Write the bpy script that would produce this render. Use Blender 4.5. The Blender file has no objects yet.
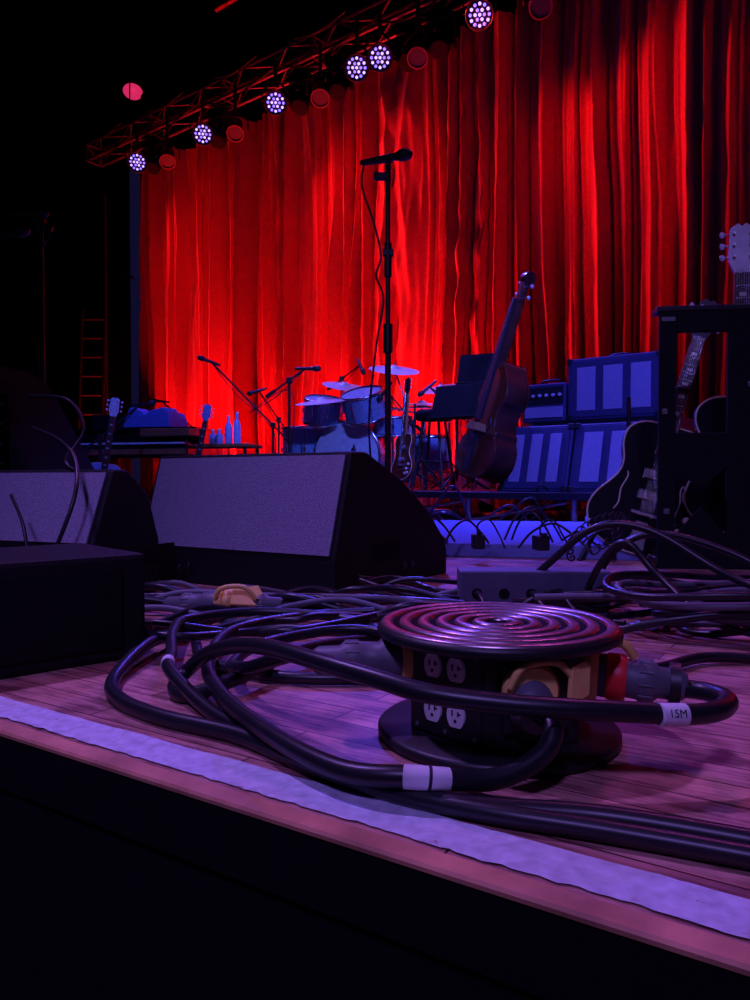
import bpy, bmesh, math, random
from mathutils import Vector, Matrix, noise, Euler
random.seed(7)
sc=bpy.context.scene
sc.view_settings.view_transform='Standard'
V=Vector
# ------------------------------------------------------------------ materials
def mk(name,col,rough=0.5,metal=0.0,var=0.15,scale=25.0,bump=0.0,spec=0.5,emit=None,estr=0,coat=0,sheen=0):
    m=bpy.data.materials.new(name); m.use_nodes=True
    nt=m.node_tree; b=nt.nodes['Principled BSDF']
    b.inputs['Roughness'].default_value=rough; b.inputs['Metallic'].default_value=metal
    b.inputs['Specular IOR Level'].default_value=spec
    b.inputs['Coat Weight'].default_value=coat
    b.inputs['Sheen Weight'].default_value=sheen
    tc=nt.nodes.new('ShaderNodeTexCoord'); nz=nt.nodes.new('ShaderNodeTexNoise')
    nz.inputs['Scale'].default_value=scale; nz.inputs['Detail'].default_value=4
    nt.links.new(tc.outputs['Object'],nz.inputs['Vector'])
    cr=nt.nodes.new('ShaderNodeValToRGB')
    cr.color_ramp.elements[0].position=.3; cr.color_ramp.elements[1].position=.7
    cr.color_ramp.elements[0].color=(*[c*(1-var) for c in col],1)
    cr.color_ramp.elements[1].color=(*[min(1,c*(1+var)) for c in col],1)
    nt.links.new(nz.outputs['Fac'],cr.inputs['Fac']); nt.links.new(cr.outputs['Color'],b.inputs['Base Color'])
    if bump:
        bp=nt.nodes.new('ShaderNodeBump'); bp.inputs['Strength'].default_value=bump; bp.inputs['Distance'].default_value=.005
        nt.links.new(nz.outputs['Fac'],bp.inputs['Height']); nt.links.new(bp.outputs['Normal'],b.inputs['Normal'])
    if emit:
        b.inputs['Emission Color'].default_value=(*emit,1); b.inputs['Emission Strength'].default_value=estr
    return m
BLK=mk('black_paint',(.012,.012,.014),.45,bump=.1)
BLKM=mk('matte_black',(.006,.006,.007),.8,spec=.2)
DRAPE=mk('black_drape',(.002,.002,.0025),1.0,spec=.0)
RUB=mk('black_rubber',(.014,.014,.018),.36,bump=.05)
GRUB=mk('grey_rubber',(.12,.12,.15),.5)
TOLEX=mk('black_textured_vinyl',(.010,.010,.012),.6,scale=400,bump=.4,spec=.2)
METAL=mk('brushed_metal',(.35,.35,.36),.35,.8)
CHR=mk('chrome',(.7,.7,.7),.2,1)
DMET=mk('dark_metal',(.05,.05,.055),.4,.5)
YEL=mk('yellow_plastic',(.95,.62,.18),.4)
REDP=mk('red_plastic',(.8,.03,.03),.4)
RIMR=mk('lamp_rim_dark_red',(.16,.02,.02),.5)
WHT=mk('white_plastic',(.8,.8,.78),.45)
TAPEW=mk('white_label',(.75,.75,.78),.6)
CLOTH=mk('blue_cloth',(.12,.2,.6),.9)
DWOOD=mk('dark_varnished_wood',(.08,.022,.015),.3,coat=.4,scale=8,var=.4)
BROWN=mk('brown_wood',(.3,.13,.05),.45,scale=8)
BRASS=mk('cymbal_brass',(.8,.75,.7),.45,.3,scale=60)
SPARK=mk('blue_sparkle_wrap',(.25,.38,.8),.3,.2,scale=120,var=.7)
HEAD=mk('drum_head',(.5,.52,.6),.6)
PANEL=mk('grille_cloth_pale',(.42,.38,.52),.8,scale=80)
CABD=mk('amp_vinyl',(.06,.06,.14),.55)
GLOSSB=mk('gloss_black_lacquer',(.010,.010,.012),.15,coat=1)
IVORY=mk('ivory_binding',(.8,.72,.55),.4)
PICK=mk('nickel',(.6,.58,.55),.25,1)
SUNB=mk('red_brown_varnish',(.16,.035,.015),.3,coat=.5,scale=4)
CARPET=mk('carpet_blue_light_tint',(.18,.22,.55),.95,scale=150,bump=.5)  # blue stage light put into the carpet colour
INK=mk('label_ink',(.02,.02,.03),.7)

# ------------------------------------------------------------------ mesh builder
class B:
    def __init__(s,name,M=None):
        s.n=name; s.v=[]; s.f=[]; s.fm=[]; s.sm=[]; s.mats=[]; s.M=M or Matrix()
    def add(s,vs,fs,mat,smooth=True,M=None):
        if mat not in s.mats: s.mats.append(mat)
        k=s.mats.index(mat); o=len(s.v); T=s.M@(M or Matrix())
        s.v+= [T@V(v) for v in vs]
        for f in fs:
            s.f.append([i+o for i in f]); s.fm.append(k); s.sm.append(smooth)
    def bmadd(s,bm,mat,smooth=False,M=None):
        bm.verts.index_update()
        s.add([v.co.copy() for v in bm.verts],[[v.index for v in f.verts] for f in bm.faces],mat,smooth,M); bm.free()
    def box(s,c,size,mat,rot=(0,0,0),bev=0.0,M=None):
        bm=bmesh.new(); bmesh.ops.create_cube(bm,size=1)
        bmesh.ops.scale(bm,vec=size,verts=bm.verts)
        if bev: bmesh.ops.bevel(bm,geom=bm.edges[:],offset=bev,segments=2,affect='EDGES',profile=.5)
        T=Matrix.Translation(c)@Euler(rot).to_matrix().to_4x4()
        s.bmadd(bm,mat,False,(M or Matrix())@T)
    def cyl(s,p1,p2,r1,mat,r2=None,seg=14,cap=True):
        p1=V(p1);p2=V(p2); r2=r1 if r2 is None else r2
        q=(p2-p1).to_track_quat('Z','Y'); L=(p2-p1).length
        s.lathe([(r1,0),(r2,L)],p1,q,mat,seg,cap)
    def lathe(s,prof,origin,q,mat,seg=24,cap=True,flat=False):
        vs=[];fs=[]
        for r,z in prof:
            for i in range(seg):
                a=2*math.pi*i/seg; vs.append(q@V((r*math.cos(a),r*math.sin(a),z))+V(origin))
        for j in range(len(prof)-1):
            for i in range(seg):
                a=j*seg+i;b=j*seg+(i+1)%seg; fs.append([a,b,b+seg,a+seg])
        s.add(vs,fs,mat,not flat)
        if cap:
            n=len(prof)
            s.add(vs[:seg],[list(range(seg))[::-1]],mat,False); s.add(vs[(n-1)*seg:],[list(range(seg))],mat,False)
    def ball(s,c,r,mat,sc3=(1,1,1),seg=14):
        bm=bmesh.new(); bmesh.ops.create_uvsphere(bm,u_segments=seg,v_segments=max(6,seg//2+2),radius=r)
        s.bmadd(bm,mat,True,Matrix.Translation(c)@Matrix.Diagonal((*sc3,1)))
    def tube(s,pts,r,mat,seg=8,smooth=True,sub=8,closed=False):
        pts=[V(p) for p in pts]
        if smooth and len(pts)>2: pts=catmull(pts,sub,closed)
        n=len(pts); vs=[];fs=[]
        up=None
        for i,p in enumerate(pts):
            if closed: t=(pts[(i+1)%n]-pts[i-1])
            else: t=(pts[min(i+1,n-1)]-pts[max(i-1,0)])
            t=t.normalized() if t.length>1e-9 else V((0,0,1))
            if up is None: up=t.orthogonal().normalized()
            up=(up-t*up.dot(t)); up=up.normalized() if up.length>1e-6 else t.orthogonal().normalized()
            w=t.cross(up)
            for k in range(seg):
                a=2*math.pi*k/seg; vs.append(p+(up*math.cos(a)+w*math.sin(a))*r)
        for i in range(n if closed else n-1):
            j=(i+1)%n
            for k in range(seg):
                fs.append([i*seg+k,i*seg+(k+1)%seg,j*seg+(k+1)%seg,j*seg+k])
        s.add(vs,fs,mat,True)
        if not closed:
            s.add(vs[:seg],[list(range(seg))[::-1]],mat,False); s.add(vs[-seg:],[list(range(seg))],mat,False)
    def prism(s,poly,d0,d1,mat,M=None,bev=0,axis='Y'):
        bm=bmesh.new()
        def mkv(a,b,d):
            return bm.verts.new((a,d,b) if axis=='Y' else ((d,a,b) if axis=='X' else (a,b,d)))
        v0=[mkv(a,b,d0) for a,b in poly]; v1=[mkv(a,b,d1) for a,b in poly]
        bm.faces.new(v0); bm.faces.new(v1[::-1]); n=len(poly)
        for i in range(n): bm.faces.new([v0[i],v1[i],v1[(i+1)%n],v0[(i+1)%n]])
        bmesh.ops.recalc_face_normals(bm,faces=bm.faces)
        if bev: bmesh.ops.bevel(bm,geom=bm.edges[:],offset=bev,segments=2,affect='EDGES',profile=.5)
        s.bmadd(bm,mat,False,M)
    def done(s):
        me=bpy.data.meshes.new(s.n); me.from_pydata([tuple(v) for v in s.v],[],s.f)
        for m in s.mats: me.materials.append(m)
        me.polygons.foreach_set('material_index',s.fm); me.polygons.foreach_set('use_smooth',s.sm)
        me.update()
        o=bpy.data.objects.new(s.n,me); sc.collection.objects.link(o); return o
def catmull(P,sub,closed):
    out=[];n=len(P)
    rng=range(n) if closed else range(n-1)
    for i in rng:
        if closed: a,b,c,d=P[i-1],P[i],P[(i+1)%n],P[(i+2)%n]
        else: a,b,c,d=P[max(i-1,0)],P[i],P[i+1],P[min(i+2,n-1)]
        for k in range(sub):
            t=k/sub
            out.append(.5*((2*b)+(c-a)*t+(2*a-5*b+4*c-d)*t*t+(3*b-a-3*c+d)*t**3))
    if not closed: out.append(P[-1])
    return out
def frame(o,ang,tilt=0):
    return Matrix.Translation(o)@Matrix.Rotation(ang,4,'Z')@Matrix.Rotation(tilt,4,'X')
QI=Matrix.Identity(3).to_quaternion()
EA=math.atan2(-.539,.842)     # stage edge direction
CA=math.atan2(-.61,.793)      # curtain direction
U=V((.793,-.61,0)); NB=V((.61,.793,0))
# ------------------------------------------------------------------ stage
def floor_mat():
    m=bpy.data.materials.new('maple_stage_boards'); m.use_nodes=True; nt=m.node_tree; b=nt.nodes['Principled BSDF']
    tc=nt.nodes.new('ShaderNodeTexCoord'); br=nt.nodes.new('ShaderNodeTexBrick')
    nt.links.new(tc.outputs['Object'],br.inputs['Vector'])
    br.inputs['Scale'].default_value=1; br.inputs['Brick Width'].default_value=.62; br.inputs['Row Height'].default_value=.057
    br.inputs['Mortar Size'].default_value=.0013; br.inputs['Bias'].default_value=0
    br.inputs['Color1'].default_value=(.78,.38,.32,1); br.inputs['Color2'].default_value=(.42,.17,.17,1); br.inputs['Mortar'].default_value=(.07,.015,.02,1)
    mp=nt.nodes.new('ShaderNodeMapping'); mp.inputs['Scale'].default_value=(3,40,1); nt.links.new(tc.outputs['Object'],mp.inputs['Vector'])
    nz=nt.nodes.new('ShaderNodeTexNoise'); nz.inputs['Scale'].default_value=3; nz.inputs['Detail'].default_value=6; nt.links.new(mp.outputs['Vector'],nz.inputs['Vector'])
    mx=nt.nodes.new('ShaderNodeMix'); mx.data_type='RGBA'; mx.blend_type='MULTIPLY'; mx.inputs['Factor'].default_value=.85
    n2=nt.nodes.new('ShaderNodeTexNoise'); n2.inputs['Scale'].default_value=11; n2.inputs['Detail'].default_value=9; n2.inputs['Roughness'].default_value=.65; nt.links.new(tc.outputs['Object'],n2.inputs['Vector'])
    cr=nt.nodes.new('ShaderNodeValToRGB'); cr.color_ramp.elements[0].position=.40; cr.color_ramp.elements[0].color=(.22,.15,.18,1); cr.color_ramp.elements[1].position=.56
    ad=nt.nodes.new('ShaderNodeMath'); ad.operation='ADD'; nt.links.new(nz.outputs['Fac'],ad.inputs[0]); nt.links.new(n2.outputs['Fac'],ad.inputs[1])
    ml=nt.nodes.new('ShaderNodeMath'); ml.operation='MULTIPLY'; ml.inputs[1].default_value=.5; nt.links.new(ad.outputs[0],ml.inputs[0])
    nt.links.new(ml.outputs[0],cr.inputs['Fac'])
    nt.links.new(br.outputs['Color'],mx.inputs['A']); nt.links.new(cr.outputs['Color'],mx.inputs['B']); nt.links.new(mx.outputs['Result'],b.inputs['Base Color'])
    b.inputs['Roughness'].default_value=.42
    bp=nt.nodes.new('ShaderNodeBump'); bp.inputs['Strength'].default_value=.3; bp.inputs['Distance'].default_value=.003
    nt.links.new(br.outputs['Fac'],bp.inputs['Height']); bp.invert=True; nt.links.new(bp.outputs['Normal'],b.inputs['Normal'])
    return m
def chipped():
    m=mk('worn_white_paint',(.60,.62,.74),.7,scale=60,var=.2,bump=.2); nt=m.node_tree; b=nt.nodes['Principled BSDF']
    src=b.inputs['Base Color'].links[0].from_socket
    tc=nt.nodes.new('ShaderNodeTexCoord'); n=nt.nodes.new('ShaderNodeTexNoise'); n.inputs['Scale'].default_value=45; n.inputs['Detail'].default_value=10; n.inputs['Roughness'].default_value=.75
    mp=nt.nodes.new('ShaderNodeMapping'); mp.inputs['Scale'].default_value=(.5,1,1)
    nt.links.new(tc.outputs['Object'],mp.inputs['Vector']); nt.links.new(mp.outputs['Vector'],n.inputs['Vector'])
    r=nt.nodes.new('ShaderNodeValToRGB'); r.color_ramp.elements[0].position=.60; r.color_ramp.elements[0].color=(0,0,0,1); r.color_ramp.elements[1].position=.66
    nt.links.new(n.outputs['Fac'],r.inputs['Fac'])
    mx=nt.nodes.new('ShaderNodeMix'); mx.data_type='RGBA'; nt.links.new(r.outputs['Color'],mx.inputs['Factor']); nt.links.new(src,mx.inputs['A']); mx.inputs['B'].default_value=(.34,.20,.22,1)
    nt.links.new(mx.outputs['Result'],b.inputs['Base Color']); return m
def place(o,M): o.matrix_world=M; return o
ER=Matrix.Rotation(EA,4,'Z')
b=B('floor'); b.box((0,.5965+10,-.03),(36,20,.06),floor_mat()); place(b.done(),ER)
NOSE=mk('worn_edge_wood',(.62,.26,.16),.55,scale=14,var=.35,bump=.2)
b=B('trim_1'); b.prism([(.5765,-.004),(.579,-.001),(.6,.0012),(.6,-.008),(.5765,-.008)],-18,18,NOSE,axis='X')
b.box((0,.590,-.045),(36,.022,.073),BLKM); place(b.done(),ER)
b=B('floor_edge_tape')
vs=[];fs=[];N=1400
for i in range(N+1):
    x=-6+12*i/N
    j=.003*noise.noise(V((x*9,0,0)))+.004*noise.noise(V((x*60,0,0))); k=.0025*noise.noise(V((x*12,5,0)))+.0015*noise.noise(V((x*70,5,0)))
    vs+=[(x,.607+j,.0022),(x,.664+k,.0022)]
for i in range(N): fs.append([2*i,2*i+2,2*i+3,2*i+1])
b.add(vs,fs,chipped(),False); place(b.done(),ER)
b=B('wall_stage_front'); b.box((0,.5965+.02,-.63),(36,.05,1.14),BLKM); place(b.done(),ER)
b=B('ground_house_floor'); b.box((0,-5,-1.25),(40,30,.1),mk('dark_house_carpet',(.012,.012,.02),.9)); b.done()
b=B('wall_back'); b.box((0,17.2,4),(36,.1,12),DRAPE); place(b.done(),ER)
b=B('wall_left'); b.box((-8.0,11,4),(.1,22,12),DRAPE); b.done()
b=B('wall_right'); b.box((9.5,5,4),(.1,22,12),BLKM); b.done()
b=B('ceiling'); b.box((0,8,9.5),(36,26,.1),BLKM); b.done()
# ------------------------------------------------------------------ curtain
b=B('stage_curtain')
NX=2100;NZ=60;L=13.0;H=5.62
C0=V((-3.95,13.0,0))
vs=[];fs=[]
def ridge(x,sh): return (1-abs(math.sin(x)))**sh
for i in range(NX+1):
    s=L*i/NX
    w=1.5*noise.noise(V((s*.9,3.1,0)))+.8*noise.noise(V((s*2.3,7.7,0)))
    am=.45+1.5*abs(noise.noise(V((s*1.3,1.7,5))))
    for k in range(NZ+1):
        z=H*k/NZ
        ph=math.pi*(s/.29+w)+.9*noise.noise(V((s*.9,z*.35,2)))
        d=.27*am*ridge(ph,1.1)
        d+=.085*ridge(ph*2.37+1.3+1.4*noise.noise(V((s*.7,z*.35,9))),1.3)
        d+=.07*noise.noise(V((s*4,z*.3,1)))+.025*noise.noise(V((s*10,z*1.4,4)))+.010*noise.noise(V((s*14,z*5,4)))
        g=math.exp(-((s-6.55)/.25)**2)+math.exp(-((s-5.3)/.25)**2)*.7
        d+=.10*g*noise.noise(V((s*8,z*3.2,8)))
        p=C0+U*(s+.03*math.sin(2*ph+1))-NB*d
        vs.append((p.x,p.y,z+.02))
for i in range(NX):
    for k in range(NZ):
        a=i*(NZ+1)+k; fs.append([a,a+NZ+1,a+NZ+2,a+1])
b.add(vs,fs,mk('red_velvet',(.60,.06,.07),.5,var=.15,scale=40,sheen=.5),True); b.done()
def drape(name,s0,s1,z0,z1,off,n=300,fr=18):
    b=B(name); vs=[];fs=[]
    for i in range(n):
        s=s0+(s1-s0)*i/(n-1); p=C0+U*s-NB*(off+.06*math.sin(s*fr))
        vs+=[(p.x,p.y,z0),(p.x,p.y,z1)]
    for i in range(n-1): fs.append([2*i,2*i+2,2*i+3,2*i+1])
    b.add(vs,fs,DRAPE); b.done()
drape('black_border_drape',-3,14,5.5,9.4,.55)
drape('black_leg_drape',-3.2,.30,.02,5.5,.55,200)
b=B('drape_pipe'); b.cyl((-4.42,12.4,0),(-4.42,12.4,5.0),.025,DMET); b.done()
b=B('overhead_batten_pipe'); p=V((-2.08,10.0,6.50)); b.cyl(p,p+U*9,.035,mk('pipe_red_light_tint',(.8,.1,.08),.5))  # pipe coloured red in place of red light falling on it
for s in (.3,3,6): b.cyl(p+U*s,p+U*s+V((0,0,2.85)),.006,DMET,seg=6)
b.done()
# ------------------------------------------------------------------ truss
b=B('lighting_truss')
T0=V((-4.40,12.2,5.38)); TL=12.0; TW=.26
TRM=mk('truss_aluminium',(.22,.18,.20),.45,.6)
cor=[(0,0),(TW,0),(0,TW),(TW,TW)]
def tp(s,a,c): return T0+U*s-NB*a+V((0,0,c))
for a,c in cor: b.cyl(tp(0,a,c),tp(TL,a,c),.022,TRM,seg=8)
n=int(TL/.4)
for i in range(n):
    s0=i*.4;s1=s0+.4
    for (a,c),(a2,c2) in (((0,0),(TW,0)),((0,TW),(TW,TW)),((0,0),(0,TW)),((TW,0),(TW,TW))):
        if i%2: a,c,a2,c2=a2,c2,a,c
        b.cyl(tp(s0,a,c),tp(s1,a2,c2),.010,TRM,seg=6)
    if i%4==0:
        for k in range(4):
            a,c=cor[k];a2,c2=cor[(k+1)%4] if k!=1 else cor[3]
            b.cyl(tp(s0,a,c),tp(s0,a2,c2),.014,TRM,seg=6)
for k in range(8):
    s=k*1.45
    b.tube([tp(s,.32,.02),tp(s+.35,.34,-.12),tp(s+.75,.34,-.1),tp(s+1.3,.32,.02)],.012,RUB,seg=6)
    b.tube([tp(s+.2,.3,.28),tp(s+.6,.33,.2),tp(s+1.0,.3,.3)],.014,RUB,seg=6)
for s in (1,5.5,10): b.cyl(tp(s,.15,.26),tp(s,.15,3.7),.01,DMET,seg=6)
b.done()
LEDB=mk('led_blue_emitter',(.1,.1,.1),.4,emit=(.20,.12,1.0),estr=2.4)
LEDW=mk('led_core_emitter',(.1,.1,.1),.4,emit=(.48,.32,1.0),estr=2.2)
LEDF=mk('led_face_glow',(.05,.03,.1),.4,emit=(.12,.05,.85),estr=.9)
GLASSR=mk('lamp_lens_red',(.10,.02,.015),.25,.0)
def sat(px,off):   # distance along the truss for a given bearing, for a lamp hung "off" in front of it
    r=(px-375)/750; p=T0-NB*off; return (r*p.y-p.x)/(.793+.61*r)
TB=5.36
def par(pos,aim,lit,name):
    b=B(name); pos=V(pos); d=(V(aim)-pos).normalized(); q=d.to_track_quat('Z','Y')
    r=.135 if lit else .105
    b.lathe([(.05,-.24),(.09,-.23),(.10,-.12),(r,-.02),(r+.008,0),(r+.008,.02),(r-.008,.02),(r-.01,.004)],pos,q,BLK,24)
    if lit:
        b.lathe([(r-.012,.003),(.001,.004)],pos,q,LEDF,24,cap=False)
        pts=[(0,0)]+[(.045*math.cos(a*math.pi/3),.045*math.sin(a*math.pi/3)) for a in range(6)]+[(.093*math.cos(a*math.pi/6),.093*math.sin(a*math.pi/6)) for a in range(12)]
        for i,(x,y) in enumerate(pts):
            b.lathe([(.016,.006),(.013,.012),(.001,.014)],pos+q@V((x,y,0)),q,LEDW if i%2==0 else LEDB,10,cap=False)
    else:
        b.lathe([(r-.012,.003),(.06,-.05),(.02,-.06),(.001,-.06)],pos,q,GLASSR,24,cap=False)
        b.lathe([(r+.008,.021),(r-.006,.022)],pos,q,RIMR,24,cap=False)
    side=q@V((1,0,0)); side.z=0; side.normalize(); top=V((pos.x,pos.y,TB))
    for sg in (-1,1):
        b.tube([pos+side*sg*.16-d*.08,pos+side*sg*.16+V((0,0,.12))-d*.08,V((pos.x,pos.y,pos.z+.26))+side*sg*.03],.012,DMET,seg=6,smooth=False)
    b.cyl(V((pos.x,pos.y,pos.z+.24)),top+V((0,0,.08)),.022,DMET,seg=8)
    b.done()
CAM=V((0,0,.34))
for px in [140,205,277,357,380,478]:
    p=T0+U*sat(px,.42)-NB*.42; p.z=4.91
    par(p,V((.2*p.x,1.5,0.2)),True,'led_par_light')
for px in (170,237,321,417,538):
    p=T0+U*sat(px,.34)-NB*.34; p.z=4.80
    par(p,(p.x*.6-.3,p.y-3.2,.6),False,'par_can_light')
for px in (158,222,303,340,410,440):
    p=T0+U*sat(px,.13)-NB*.13
    b=B('moving_head_light'); b.M=frame(V((p.x,p.y,5.02)),CA+.3)
    b.box((0,0,.22),(.28,.22,.12),BLKM,bev=.02)
    for x in (-.13,.13): b.box((x,0,.04),(.05,.12,.28),BLKM,bev=.015)
    b.lathe([(.07,-.2),(.1,-.15),(.10,0),(.11,.12),(.09,.13)],V((0,0,-.04)),V((0,-.6,-.8)).to_track_quat('Z','Y'),BLKM,16)
    b.done()
b=B('red_ceiling_lamp'); EMR=mk('red_lamp_emitter',(.2,.02,.03),.4,emit=(.75,.03,.16),estr=.7)
q=V((.1,-.42,-.9)).to_track_quat('Z','Y'); p=V((-3.82,12.0,6.47))
b.lathe([(.08,-.3),(.15,-.2),(.17,0),(.16,.01)],p,q,BLKM,24); b.lathe([(.16,.0),(.14,.02),(.001,.03)],p,q,EMR,24,cap=False)
b.cyl(p+V((0,.15,.25)),p+V((0,.15,2.9)),.015,BLKM); b.done()
# ------------------------------------------------------------------ monitors
GRILL=mk('perforated_steel_grille',(.26,.25,.36),.65,.1,scale=420,var=.6,bump=.6)
def wedge(o,ang,W,prof,grille,name,mat=TOLEX):
    b=B(name,frame(o,ang))
    b.prism(prof,0,W,mat,axis='X',bev=.008)
    (a0,z0),(a1,z1)=grille
    nrm=V((0,-(z1-z0),(a1-a0))).normalized()
    p0=V((0,a0,z0));p1=V((0,a1,z1)); t=(p1-p0).normalized(); ln=(p1-p0).length
    vs=[]
    for x in (.02,W-.02):
        for l in (.012,ln-.012):
            for h in (.0,.006): vs.append(V((x,0,0))+p0+t*l+nrm*h)
    b.add(vs,[[1,3,7,5],[0,1,5,4],[2,6,7,3],[0,2,3,1],[4,5,7,6]],GRILL,False)
    b.box((W+.001,a1+.2,.12),(.006,.14,.05),BLKM,bev=.002)
    b.cyl((W+.002,a1+.3,.06),(W+.006,a1+.3,.06),.012,DMET,seg=12)
    b.cyl((W+.002,a1+.35,.06),(W+.006,a1+.35,.06),.012,DMET,seg=12)
    return b.done()
PW=[(0,0),(.0,.105),(.09,.425),(.17,.425),(.38,.34),(.56,.235),(.68,.13),(.70,.09),(.70,0)]
p=V((-.115,2.14,0))-V((.842,-.539,0))*.83
wedge(p,EA,.83,PW,((0,.108),(.09,.425)),'stage_monitor_wedge')
p=V((-.765,2.02,0))-V((.93,-.36,0))*.62
wedge(p,math.atan2(-.36,.93),.62,[(0,0),(0,.15),(.09,.37),(.15,.37),(.24,.30),(.29,.16),(.29,0)],((0,.155),(.09,.37)),'stage_monitor_wedge')
b=B('black_floor_speaker',frame(V((-.44,1.44,0)),math.atan2(.19,.21)))
b.box((-.45,.16,.1),(.9,.32,.2),TOLEX,bev=.01)
b.box((-.45,-.002,.1),(.8,.006,.15),BLKM,bev=.002); b.done()
b=B('side_fill_speaker',frame(V((-1.55,2.75,0)),-.25))
b.prism([(-.35,0),(-.35,.80),(.02,.79),(.12,.72),(.30,.42),(.34,.36),(.34,0)],0,.4,BLKM,bev=.01)
b.box((0,-.004,.5),(.5,.008,.3),DRAPE,bev=.003)
for i in range(4): b.box((.0,-.006,.4+.07*i),(.46,.006,.008),DMET)
b.done()
b=B('hanging_signal_cable')
b.tube([(-1.15,2.5,.62),(-1.0,2.45,.60),(-.93,2.4,.5),(-.97,2.35,.40),(-.90,2.3,.36)],.006,RUB)
b.tube([(-1.05,2.3,.50),(-.93,2.2,.46),(-.84,2.1,.40),(-.80,2.0,.3),(-.84,1.96,.15)],.006,RUB)
b.tube([(-.98,2.02,.3),(-.93,1.98,.22),(-.9,1.95,.1)],.005,RUB); b.done()
# ------------------------------------------------------------------ mic stands
STM=mk('stand_satin_black',(.03,.03,.035),.35,.4)
def mic(b,p,d):
    p=V(p);d=V(d).normalized();q=d.to_track_quat('Z','Y')
    b.lathe([(.008,-.09),(.012,-.08),(.016,.06),(.02,.075),(.025,.08),(.026,.10),(.02,.125),(.006,.135)],p,q,DMET,14)
b=B('vocal_mic_stand')
X,Y=.055,3.2
b.lathe([(.13,0),(.13,.012),(.1,.02),(.02,.03)],V((X,Y,0)),QI,BLK,32)
b.cyl((X,Y,.02),(X,Y,.95),.013,STM); b.cyl((X,Y,.95),(X,Y,1.62),.010,STM)
b.cyl((X,Y,.88),(X,Y,1.0),.02,BLK); b.cyl((X,Y,1.2),(X,Y,1.34),.016,BLK)
b.box((X,Y,1.3),(.045,.03,.03),BLK,bev=.004); b.box((X-.03,Y,1.62),(.06,.025,.03),BLK,bev=.004)
b.cyl((X,Y,1.6),(X,Y,1.68),.012,BLK)
mic(b,(X-.03,Y-.005,1.69),(1,-.2,.10)); b.cyl((X-.10,Y,1.680),(X+.02,Y,1.69),.012,BLK)
b.tube([(X-.10,Y,1.675),(X-.11,Y,1.58),(X-.06,Y-.02,1.42),(X-.03,Y-.02,1.28),(X-.05,Y-.02,1.2),(X-.02,Y-.02,1.1),(X-.05,Y-.02,.9),(X-.08,Y-.02,.6),(X-.07,Y-.03,.3),(X-.1,Y-.1,.02)],.0045,RUB)
b.done()
def boom(base,h,tip,name,micd=(1,-.2,0),counter=.4,legs=(.3,2.4,4.5)):
    b=B(name); x,y,z=base
    for a in legs: b.cyl((x,y,z+.16),(x+.3*math.cos(a),y+.3*math.sin(a),z+.01),.009,STM,seg=8)
    b.cyl((x,y,z+.08),(x,y,h),.012,STM,seg=10); b.box((x,y,h),(.05,.04,.05),BLK,bev=.006)
    t=V(tip);o=V((x,y,h)); d=(t-o).normalized()
    b.cyl(o-d*counter,t,.009,STM,seg=8); b.cyl(o-d*counter,o-d*(counter-.1),.016,BLK,seg=10)
    mic(b,t,micd)
    b.tube([t,t-d*.3+V((0,0,-.06)),t-d*.6+V((0,0,-.03)),o+V((.02,-.01,-.1)),V((x+.015,y-.02,z+.4)),V((x+.1,y-.1,z+.01))],.0045,RUB,seg=6)
    b.done()
boom((-1.72,3.9,0),1.66,(-1.80,3.88,1.70),'vocal_mic_stand',(1,-.1,.0),.06)
boom((-1.86,3.3,0),1.2,(-1.66,3.35,1.42),'boom_mic_stand',(1,0,.2),.25)
boom((-.95,7.0,0),.85,(-1.50,6.9,1.42),'boom_mic_stand',(-.8,0,.3),.25)
boom((-.74,6.5,.0),1.2,(-.60,6.5,1.30),'boom_mic_stand',(1,0,.0),.25)
boom((-2.15,9.3,0),.9,(-2.6,9.2,1.30),'boom_mic_stand',(-1,0,.1),.3)
boom((-2.3,6.3,0),.7,(-2.0,6.4,.98),'boom_mic_stand',(1,0,.1),.2)
boom((-1.05,8.2,0),1.0,(-1.25,8.1,1.30),'boom_mic_stand',(-1,0,-.3),.3)
# ------------------------------------------------------------------ riser + carpeted platform
b=B('band_riser',frame(V((-.72,6.75,0)),CA))
b.box((1.75,1.3,.225),(3.6,2.6,.05),BLK,bev=.004)
for x in (.1,.9,1.75,2.6,3.45):
    for y in (.08,1.3,2.5):
        b.cyl((x,y,0),(x,y,.2),.024,METAL,seg=10)
for x in (.1,.9,1.75,2.6):
    b.cyl((x,.08,.03),(x+.8,.08,.18),.012,METAL,seg=8)
b.done()
b=B('carpeted_platform',frame(V((-.25,3.45,0)),-.22))
b.box((.75,.95,.03),(1.5,1.9,.06),CARPET,bev=.006); b.done()
# ------------------------------------------------------------------ drum kit
def drum(b,c,ax,r,h,shell,head=HEAD):
    q=V(ax).to_track_quat('Z','Y'); c=V(c)
    b.lathe([(r,-h/2),(r,h/2)],c,q,shell,32,cap=False)
    for z in (-h/2,h/2): b.lathe([(r+.008,z-.012),(r+.012,z),(r+.008,z+.012),(r-.004,z+.012)],c,q,CHR,32,cap=False)
    b.lathe([(r-.003,h/2-.004),(.001,h/2-.003)],c,q,head,32,cap=False); b.lathe([(r-.003,-h/2+.004),(.001,-h/2+.003)],c,q,head,32,cap=False)
    for i in range(8):
        a=i*math.pi/4; o=q@V(((r+.012)*math.cos(a),(r+.012)*math.sin(a),0))
        b.cyl(c+o-q@V((0,0,h*.45)),c+o+q@V((0,0,h*.45)),.004,CHR,seg=6); b.cyl(c+o-q@V((0,0,.02)),c+o+q@V((0,0,.02)),.01,CHR,seg=6)
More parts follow.
